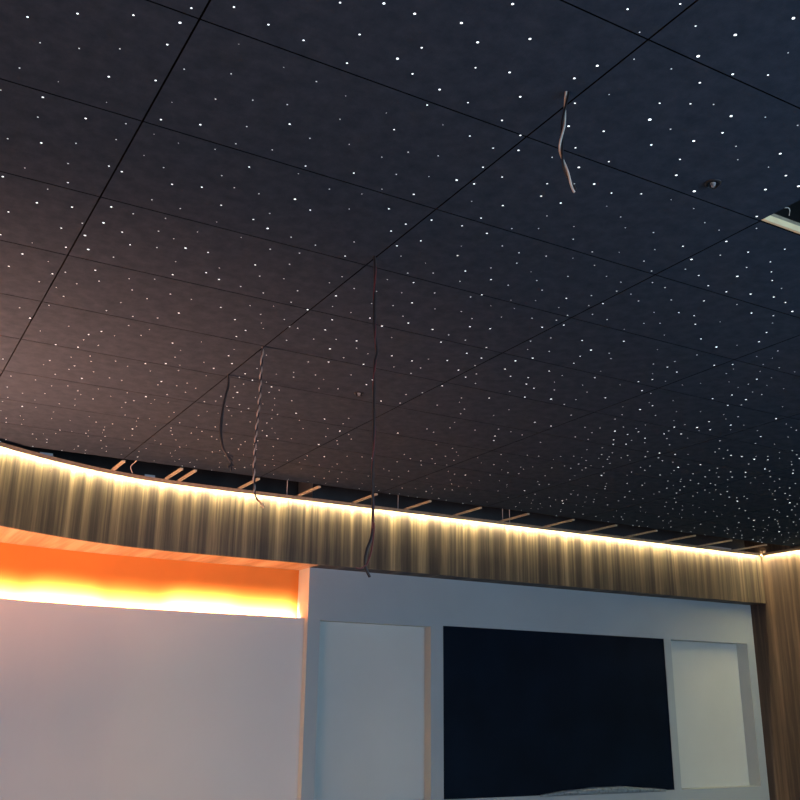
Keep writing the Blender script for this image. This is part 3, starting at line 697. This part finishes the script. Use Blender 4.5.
9527,7197,62 9527,2849,66 9514,2574,66 9509,5207,68 9508,3654,68 9506,4572,70 9494,6413,64 9491,6785,63 9487,2846,66 9484,6889,63 9484,3818,68 9479,6638,64
9477,4011,68 9476,2193,65 9475,2569,65 9471,1913,64 9461,3776,68 9457,2491,65 9452,1961,64 9450,4931,68 9448,4101,68 9444,1500,64 9443,1784,64 9441,5642,66
9433,2718,65 9431,4939,68 9429,3941,68 9427,3293,66 9424,5931,65 9423,2142,64 9412,6642,63 9411,3885,68 9409,7096,62 9409,1789,64 9406,1386,63 9403,2724,65
9393,5146,67 9387,5818,66 9387,4996,68 9387,1835,64 9386,5914,65 9383,3001,66 9381,1843,64 9375,5649,66 9353,3516,67 9352,6663,63 9351,6024,65 9351,2115,64
9342,6295,64 9341,3908,67 9338,4641,69 9334,5193,67 9333,5738,66 9333,3071,65 9332,3301,66 9331,4982,68 9330,1339,63 9322,6409,64 9319,2930,65 9305,6055,64
9302,3242,66 9301,1779,63 9297,4719,68 9291,5002,67 9282,3508,66 9280,4355,68 9280,3607,66 9275,1428,63 9274,2129,63 9273,3122,65 9271,2034,63 9269,4901,67
9267,6205,64 9262,6231,64 9262,1773,63 9258,1460,63 9257,5482,66 9255,1195,62 9250,5272,66 9247,3159,65 9246,2563,64 9244,4241,68 9241,6253,64 9241,2512,64
9239,3987,67 9237,2225,63 9233,5730,65 9233,3228,65 9229,4682,68 9218,4867,67 9218,1334,62 9212,5685,65 9212,2675,64 9211,6076,64 9209,5458,66 9209,2384,63
9204,3436,65 9204,2738,64 9200,5134,66 9193,1504,62 9190,4260,67 9183,3817,66 9181,5635,65 9179,1711,62 9176,2647,64 9162,4593,68 9160,4434,68 9160,1982,63
9154,4564,68 9152,4501,68 9150,3634,66 9145,5143,66 9143,1288,62 9136,3515,65 9134,4014,66 9131,5907,64 9128,6263,63 9127,5213,66 9125,4390,67 9121,4795,67
9113,6171,63 9112,3452,65 9110,5050,66 9110,1453,62 9107,3923,66 9105,1542,62 9105,1342,61 9104,3071,64 9103,3417,65 9099,2993,64 9098,6358,63 9089,3016,64
9079,1291,61 9073,3064,64 9071,1675,62 9070,4241,67 9066,2325,62 9063,3723,65 9002,2091,62 8999,5026,66 8999,3269,64 8996,1323,61 8984,3357,64 8974,1718,61
8966,1911,61 8962,4370,66 8951,6776,44 8950,3347,64 8950,1656,61 8946,2805,63 8945,3479,64 8945,2008,61 8945,1252,60 8940,1855,61 8937,6414,62 8936,2748,62
8922,1664,61 8919,4329,66 8916,5234,65 8913,1501,60 8912,6154,62 8909,4575,66 8906,4471,66 8900,5839,63 8899,3814,65 8895,5155,65 8895,2615,62 8888,5468,64
8885,5778,63 8879,1557,60 8875,5653,63 8874,3789,64 8872,2861,62 8870,5046,65 8863,2150,61 8859,4201,65 8833,5782,63 8833,2162,61 8829,3911,64 8827,2861,62
8823,6315,62 8816,6207,62 8807,3024,62 8806,5563,63 8785,3333,63 8783,5869,62 8779,5013,65 8775,3347,63 8769,3462,63 8767,2515,61 8766,5385,64 8765,1545,60
8758,5164,64 8754,3255,62 8753,6473,61 8751,1244,59 8738,3083,62 8729,5432,63 8724,3953,64 8721,6314,61 8711,5427,63 8706,4624,65 8698,1530,59 8696,2663,61
8695,2916,61 8689,5677,63 8684,1476,59 8677,3135,62 8670,2668,61 8667,3633,63 8665,5173,64 8663,3590,63 8661,4593,65 8658,4646,65 8656,5437,63 8655,1569,59
8651,3865,63 8648,3177,62 8647,2705,61 8637,3500,62 8637,2407,60 8634,3446,62 8634,3249,62 8591,1873,59 8585,4032,63 8583,3972,63 8583,2693,60 8580,5433,63
8580,4018,63 8579,5737,62 8579,5296,63 8576,3744,62 8574,4991,63 8564,3532,62 8553,5915,61 8549,2598,60 8546,2157,59 8538,3914,63 8533,2088,59 8527,5878,61
8520,5262,63 8511,6088,61 8506,2501,59 8499,4948,63 8498,3513,61 8494,1444,58 8488,1702,58 8484,4616,64 8481,2872,60 8473,5097,63 8472,2112,58 8466,3370,61
8463,3045,60 8455,4621,64 8450,3652,61 8448,3475,61 8446,3241,60 8445,4058,63 8443,1958,58 8416,1198,57 8407,2465,59 8405,4936,63 8403,4348,63 8401,5415,62
8398,6220,60 8380,2318,58 8367,2314,58 8364,4484,63 8363,2631,59 8352,4866,63 8340,3192,60 8332,4103,62 8316,4044,62 8313,3639,61 8305,2121,57 8289,2128,57
8277,5285,61 8277,3211,59 8263,3518,60 8256,3625,60 8254,2690,58 8246,4906,62 8237,3989,61 8228,4193,62 8226,5525,61 8220,1212,56 8218,2058,57 8211,4590,62
8208,5424,61 8204,3535,60 8197,5926,60 8196,4280,62 8195,3619,60 8191,5411,61 8183,4541,62 8176,2622,58 8173,4015,61 8171,2250,57 8167,5641,60 8163,1456,56
8158,1286,55 8153,2514,57 8149,5590,60 8143,4849,61 8136,1329,55 8135,6025,59 8133,5177,61 8130,4135,61 8130,2270,57 8118,4098,61 8117,4179,61 8084,3650,59
8082,2930,58 8068,2282,56 8066,4322,61 8066,2851,57 8064,4308,61 8061,4207,61 8056,1654,55 8055,4798,61 8053,6062,43 8053,1818,55 8052,4182,61 8047,5455,60
8047,2305,56 8044,1215,55 8040,1637,55 8034,5342,60 8030,4353,61 8022,3579,59 8008,5825,59 8003,3772,59 8003,1195,54 8000,2984,57 7996,5102,60 7987,5483,59
7982,2647,56 7979,3224,58 7978,3813,59 7974,5894,59 7955,4024,60 7952,4964,60 7947,2551,56 7946,5613,59 7945,5274,60 7933,5098,60 7917,2296,55 7914,1868,55
7910,4661,61 7900,1339,54 7896,4783,60 7894,2079,55 7889,4481,61 7800,4618,60 7798,5867,58 7798,1203,53 7796,4485,60 7794,2800,56 7792,1533,53 7786,2889,56
7783,2369,55 7781,4127,59 7775,4455,60 7772,5400,59 7766,3290,57 7766,1850,54 7755,3514,57 7754,4036,59 7747,4621,60 7746,3046,56 7745,5291,59 7744,5438,58
7731,4873,59 7726,3864,58 7722,1717,53 7709,5200,59 7708,5554,58 7708,4221,59 7699,5848,73 7690,1419,53 7687,5521,58 7683,2309,54 7680,2304,54 7677,1286,52
7676,5736,58 7671,5424,58 7671,1294,52 7670,4311,59 7661,4894,59 7659,4367,59 7656,3164,56 7649,5577,58 7639,1549,52 7638,3783,57 7634,5196,58 7621,4403,59
7599,3840,57 7597,5147,58 7586,5125,58 7582,3807,57 7571,2425,53 7566,1782,52 7565,3269,55 7564,1533,52 7558,3489,56 7550,2098,53 7547,2403,53 7546,3250,55
7546,2439,53 7541,2451,53 7527,1210,51 7526,3003,54 7519,4119,57 7516,5569,57 7506,4549,59 7504,3504,56 7492,5395,57 7492,3585,56 7486,2891,54 7482,2185,52
7451,4420,58 7439,2216,52 7433,2834,53 7425,1839,52 7419,4127,57 7419,3417,55 7404,4905,57 7396,3589,55 7391,5254,57 7383,3658,55 7381,5266,57 7378,2657,53
7377,2104,52 7367,4567,58 7361,5519,42 7355,1456,51 7337,1302,50 7334,2091,51 7331,3829,56 7324,2586,52 7316,3947,56 7314,4675,57 7310,4434,57 7307,1627,51
7279,1459,50 7275,4231,56 7275,3051,53 7274,3937,56 7269,4268,57 7260,2060,51 7257,2054,51 7244,1708,50 7242,4284,56 7238,3767,55 7225,3404,54 7225,1285,50
7217,5147,56 7198,4502,57 7190,4871,56 7182,1614,50 7174,2572,51 7173,3352,53 7167,3331,53 7164,3598,54 7160,5291,56 7154,3943,55 7145,2578,51 7132,2821,52
7131,3455,53 7131,2649,51 7128,1380,49 7117,4212,55 7115,5108,56 7101,4003,55 7086,1581,49 7080,2022,50 7078,1877,49 7076,1619,49 7064,4984,56 7064,2574,51
7057,4274,55 7054,5077,55 7053,1859,49 7040,4539,56 7032,4894,56 7031,4390,56 7024,1408,48 7010,4892,55 7005,3153,52 6986,2788,51 6977,2127,49 6966,4384,55
6960,2805,51 6959,3440,52 6955,3394,52 6951,4878,55 6942,4521,55 6928,4308,55 6922,3396,52 6897,4742,55 6895,2155,49 6894,2146,49 6890,1861,48 6889,4659,55
6885,2833,50 6876,3025,51 6871,3884,53 6866,1659,48 6865,3290,51 6863,1431,48 6860,3397,52 6853,4500,55 6842,4835,55 6835,4457,55 6826,2308,49 6814,2633,49
6812,4585,55 6808,4856,54 6797,3414,51 6784,3972,53 6779,1263,47 6777,3935,53 6772,4982,54 6766,3932,53 6759,3986,53 6759,1816,47 6744,3853,52 6741,2059,48
6740,4793,54 6738,1799,47 6733,3699,52 6726,2780,49 6711,2753,49 6706,2646,49 6700,2444,48 6699,1449,47 6693,5005,55 6684,3937,52 6673,4711,54 6673,1788,47
6670,3419,51 6608,3359,50 6605,4792,54 6602,4346,53 6598,2925,49 6595,4310,53 6594,1514,46 6574,2703,48 6570,1782,46 6564,3384,50 6558,4922,87 6550,3747,51
6544,2549,48 6540,2164,47 6529,4826,53 6528,2236,47 6517,4123,52 6517,1789,46 6498,1370,45 6476,4525,53 6476,1922,46 6443,2043,46 6427,3967,51 6416,3272,49
6415,1805,45 6413,3109,48 6406,3327,49 6392,1260,44 6373,3347,49 6367,3971,51 6367,1506,45 6357,3043,48 6349,1365,44 6337,4516,52 6336,4624,52 6336,2411,46
6321,3698,49 6321,2423,46 6318,3647,49 6317,2573,46 6314,2069,45 6309,4201,51 6300,4093,51 6295,4489,52 6290,3677,49 6281,3889,50 6280,1163,44 6262,4121,51
6261,3288,48 6242,3502,48 6241,2639,46 6241,1504,44 6225,1235,43 6222,2087,45 6221,4316,51 6216,2761,46 6207,4601,68 6207,2783,46 6203,2193,45 6190,3236,47
6186,1874,44 6182,1930,44 6178,1213,43 6165,2827,46 6162,3389,48 6161,3095,47 6160,1895,44 6150,4084,50 6131,3518,48 6129,2610,45 6127,1358,43 6124,4323,51
6123,2807,46 6112,3756,49 6088,1671,43 6084,1959,44 6077,4321,50 6074,2189,44 6069,3966,49 6051,3749,48 6045,3985,49 6033,1351,42 6027,4375,50 6025,1564,43
6022,1203,42 6002,1675,43 5995,3288,46 5994,2521,44 5993,2586,44 5991,2519,44 5974,1239,42 5973,3728,48 5967,3386,47 5964,3161,46 5949,4444,38 5943,3842,48
5939,4190,49 5929,1689,42 5908,3802,48 5907,2868,45 5899,4213,49 5899,3595,47 5894,2176,43 5893,3906,48 5893,3496,47 5882,3279,46 5877,1593,42 5865,2104,43
5863,2101,43 5862,3889,48 5851,2484,43 5843,4219,49 5843,3044,45 5827,1676,42 5825,1468,41 5818,3982,48 5818,1650,41 5815,2372,43 5814,3776,47 5777,3609,46
5774,3047,44 5761,2615,43 5750,1639,41 5746,2668,43 5721,3071,44 5708,3139,44 5708,3102,44 5699,4134,48 5688,2771,43 5685,2671,43 5684,3434,45 5675,1530,40
5656,3918,47 5651,2075,41 5645,2768,43 5643,2086,41 5640,1863,41 5629,2237,42 5584,3429,45 5577,3415,45 5564,3383,44 5564,1241,39 5557,3167,44 5543,3576,45
5541,1843,40 5530,4103,62 5524,2236,41 5522,3658,45 5521,3652,45 5508,2491,41 5482,3037,43 5413,1395,39 5412,3715,45 5390,3125,43 5385,2912,42 5383,2061,40
5370,2758,41 5367,1416,38 5354,3438,43 5350,1871,39 5312,2371,40 5305,1328,38 5293,2036,39 5281,3609,44 5281,2561,40 5266,3259,42 5257,3140,42 5255,3841,44
5248,1386,38 5216,2801,41 5208,3809,44 5206,3096,42 5206,1478,38 5198,2456,40 5183,1367,37 5167,1677,38 5166,2177,39 5161,2896,41 5157,3265,42 5155,1183,37
5121,3676,43 5121,3604,43 5107,2294,39 5104,3450,42 5099,1776,37 5084,1411,37 5081,2475,39 5066,1224,36 5015,2713,39 4999,1685,37 4990,1692,37 4985,1958,37
4957,2102,37 4937,2519,38 4927,1873,37 4922,3470,41 4916,2865,39 4912,1305,36 4909,1370,36 4904,3458,41 4900,3308,41 4889,2407,38 4877,2524,38 4858,3400,41
4853,3382,41 4840,1787,36 4819,1227,35 4798,2420,37 4794,3228,40 4774,1205,35 4771,2216,37 4750,1828,36 4728,2705,38 4723,3398,40 4721,1842,35 4718,2674,38
4716,1589,35 4705,3094,39 4701,2026,36 4693,3094,39 4688,2164,36 4679,2016,36 4670,2318,36 4668,1202,34 4665,3338,40 4654,2385,36 4640,3051,38 4622,2413,36
4622,2170,36 4610,2079,35 4599,2891,38 4583,3075,38 4515,1779,34 4507,1712,34 4491,2230,35 4489,2867,37 4487,2825,37 4479,2111,35 4461,2799,37 4459,1559,33
4458,2645,36 4458,1504,33 4431,1788,34 4428,1780,34 4396,3025,37 4364,1657,33 4361,1677,33 4334,1697,33 4281,2592,35 4172,1538,32 4155,2611,34 4134,3010,38
4133,1283,31 4130,1350,31 4128,1700,32 4072,1668,31 4051,2508,34 3969,1656,31 3925,1439,30 3872,2464,33 3858,1312,29 3837,1194,29 3825,1612,30 3822,1607,30
3808,1620,30 3725,1582,29 3720,1720,30 3678,1530,29 3661,2579,32 3535,1669,28 3267,1519,27 3222,1707,27 3208,1618,27 3182,1279,26 3161,1709,27 3127,1668,26
3091,1655,26 3080,1681,26 3005,1430,25 2998,1400,25 2826,1442,24 2772,1365,24 2761,1391,24 2651,1245,23 2257,1165,21 2210,1215,21 2155,1392,21 2155,1278,21
2116,1194,20 2041,1189,20 1942,1255,20 1930,1256,20 1926,1437,20 1921,1398,20 1915,1304,20 1776,1170,19 1757,1511,20 1614,1326,19 1566,1392,19 1534,1341,18
1477,1666,19 1396,1318,18 1384,1294,18 1319,1671,19 1291,1426,18 1205,1184,17 1073,1723,18 1059,1260,17 1011,1706,18 997,1361,17 943,1592,17 913,1517,17
905,1393,17 900,1411,17 838,1376,16 832,7579,47 830,7415,59 797,1195,16 768,6949,37 691,2086,19 590,6976,38 585,6025,36 580,1639,17 571,6038,36
560,1174,15 551,6781,38 547,1919,18 518,6333,37 472,5739,36 453,6744,38 443,1164,15 434,5520,35 428,1308,15 422,4818,33 420,5916,36 417,6381,37
417,5454,35 417,1692,17 415,6475,37 402,6394,37 397,4827,33 394,4740,33 394,1206,15 387,5647,35 384,2162,19 370,6254,37 362,5543,35 347,1994,18
345,2251,20 338,2224,19 331,4592,32 329,4491,32 325,6414,37 321,1783,17 305,6899,38 303,2415,20 297,2396,20 293,5512,35 288,5789,36 286,4710,33
268,5700,36 249,7155,38 245,5759,36 224,5782,36 219,5848,36 215,1307,15 213,4259,31 200,2239,19 194,4473,32 194,1774,17 188,3454,26 186,4856,33
182,4813,33 180,3271,25 174,1783,17 168,5919,36 168,3160,24 165,6383,37"""
stars = [tuple(map(int, s.split(','))) for s in STARS.split()]
def star_bm(bm, x, y, z, r, n=8):
    rings = [[bm.verts.new((x+q*r*math.cos(2*math.pi*k/n), y+q*r*math.sin(2*math.pi*k/n), z+h)) for k in range(n)] for q, h in ((1, -.0003), (1, -.0009), (.6, -.0009-.3*r))]
    for A, B in zip(rings, rings[1:]):
        for k in range(n): bm.faces.new((A[k], A[(k+1)%n], B[(k+1)%n], B[k]))
    bm.faces.new(rings[-1])
bm = bmesh.new(); star_bm(bm, 0, 0, 0, 1.0)
bmesh.ops.recalc_face_normals(bm, faces=bm.faces)
star_mesh = bpy.data.meshes.new('star_light'); 
for v in bm.verts:
    v.co.z = min(v.co.z, -.05)
bm.to_mesh(star_mesh); bm.free(); star_mesh.materials.append(M_star)
STRIP = ['left of leftmost long seam', 'between left and middle long seams', 'between middle and right long seams', 'right of rightmost long seam']
ROW = ['first', 'second', 'third', 'fourth', 'fifth', 'sixth', 'seventh', 'eighth', 'ninth', 'tenth', 'last']
for x, y, r in stars[:300]:
    X, Y = x/1000, y/1000
    o = bpy.data.objects.new('star_light', star_mesh)
    COL.objects.link(o)
    o.location = (X, Y, CEIL); R = r/10000; o.scale = (R, R, R)
    si = 0 if X < .652 else 1 if X < 1.851 else 2 if X < 3.046 else 3
    ri = max(0, int((Y - (2.347-2*.6027))//.6027))
    tag(o, 'white star light, %s panel row from top, %s' % (ROW[min(ri, 10)], STRIP[si]), 'star light',
        'star lights of panel row %s, %s' % (ROW[min(ri, 10)], STRIP[si]))
bm = bmesh.new()
for x, y, r in stars[300:]: star_bm(bm, x/1000, y/1000, CEIL, r/10000, 6)
tag(link('star_lights', bm, M_star_dim), 'scatter of fainter tiny star lights across the dark far ceiling panels', 'star lights', None, 'stuff')
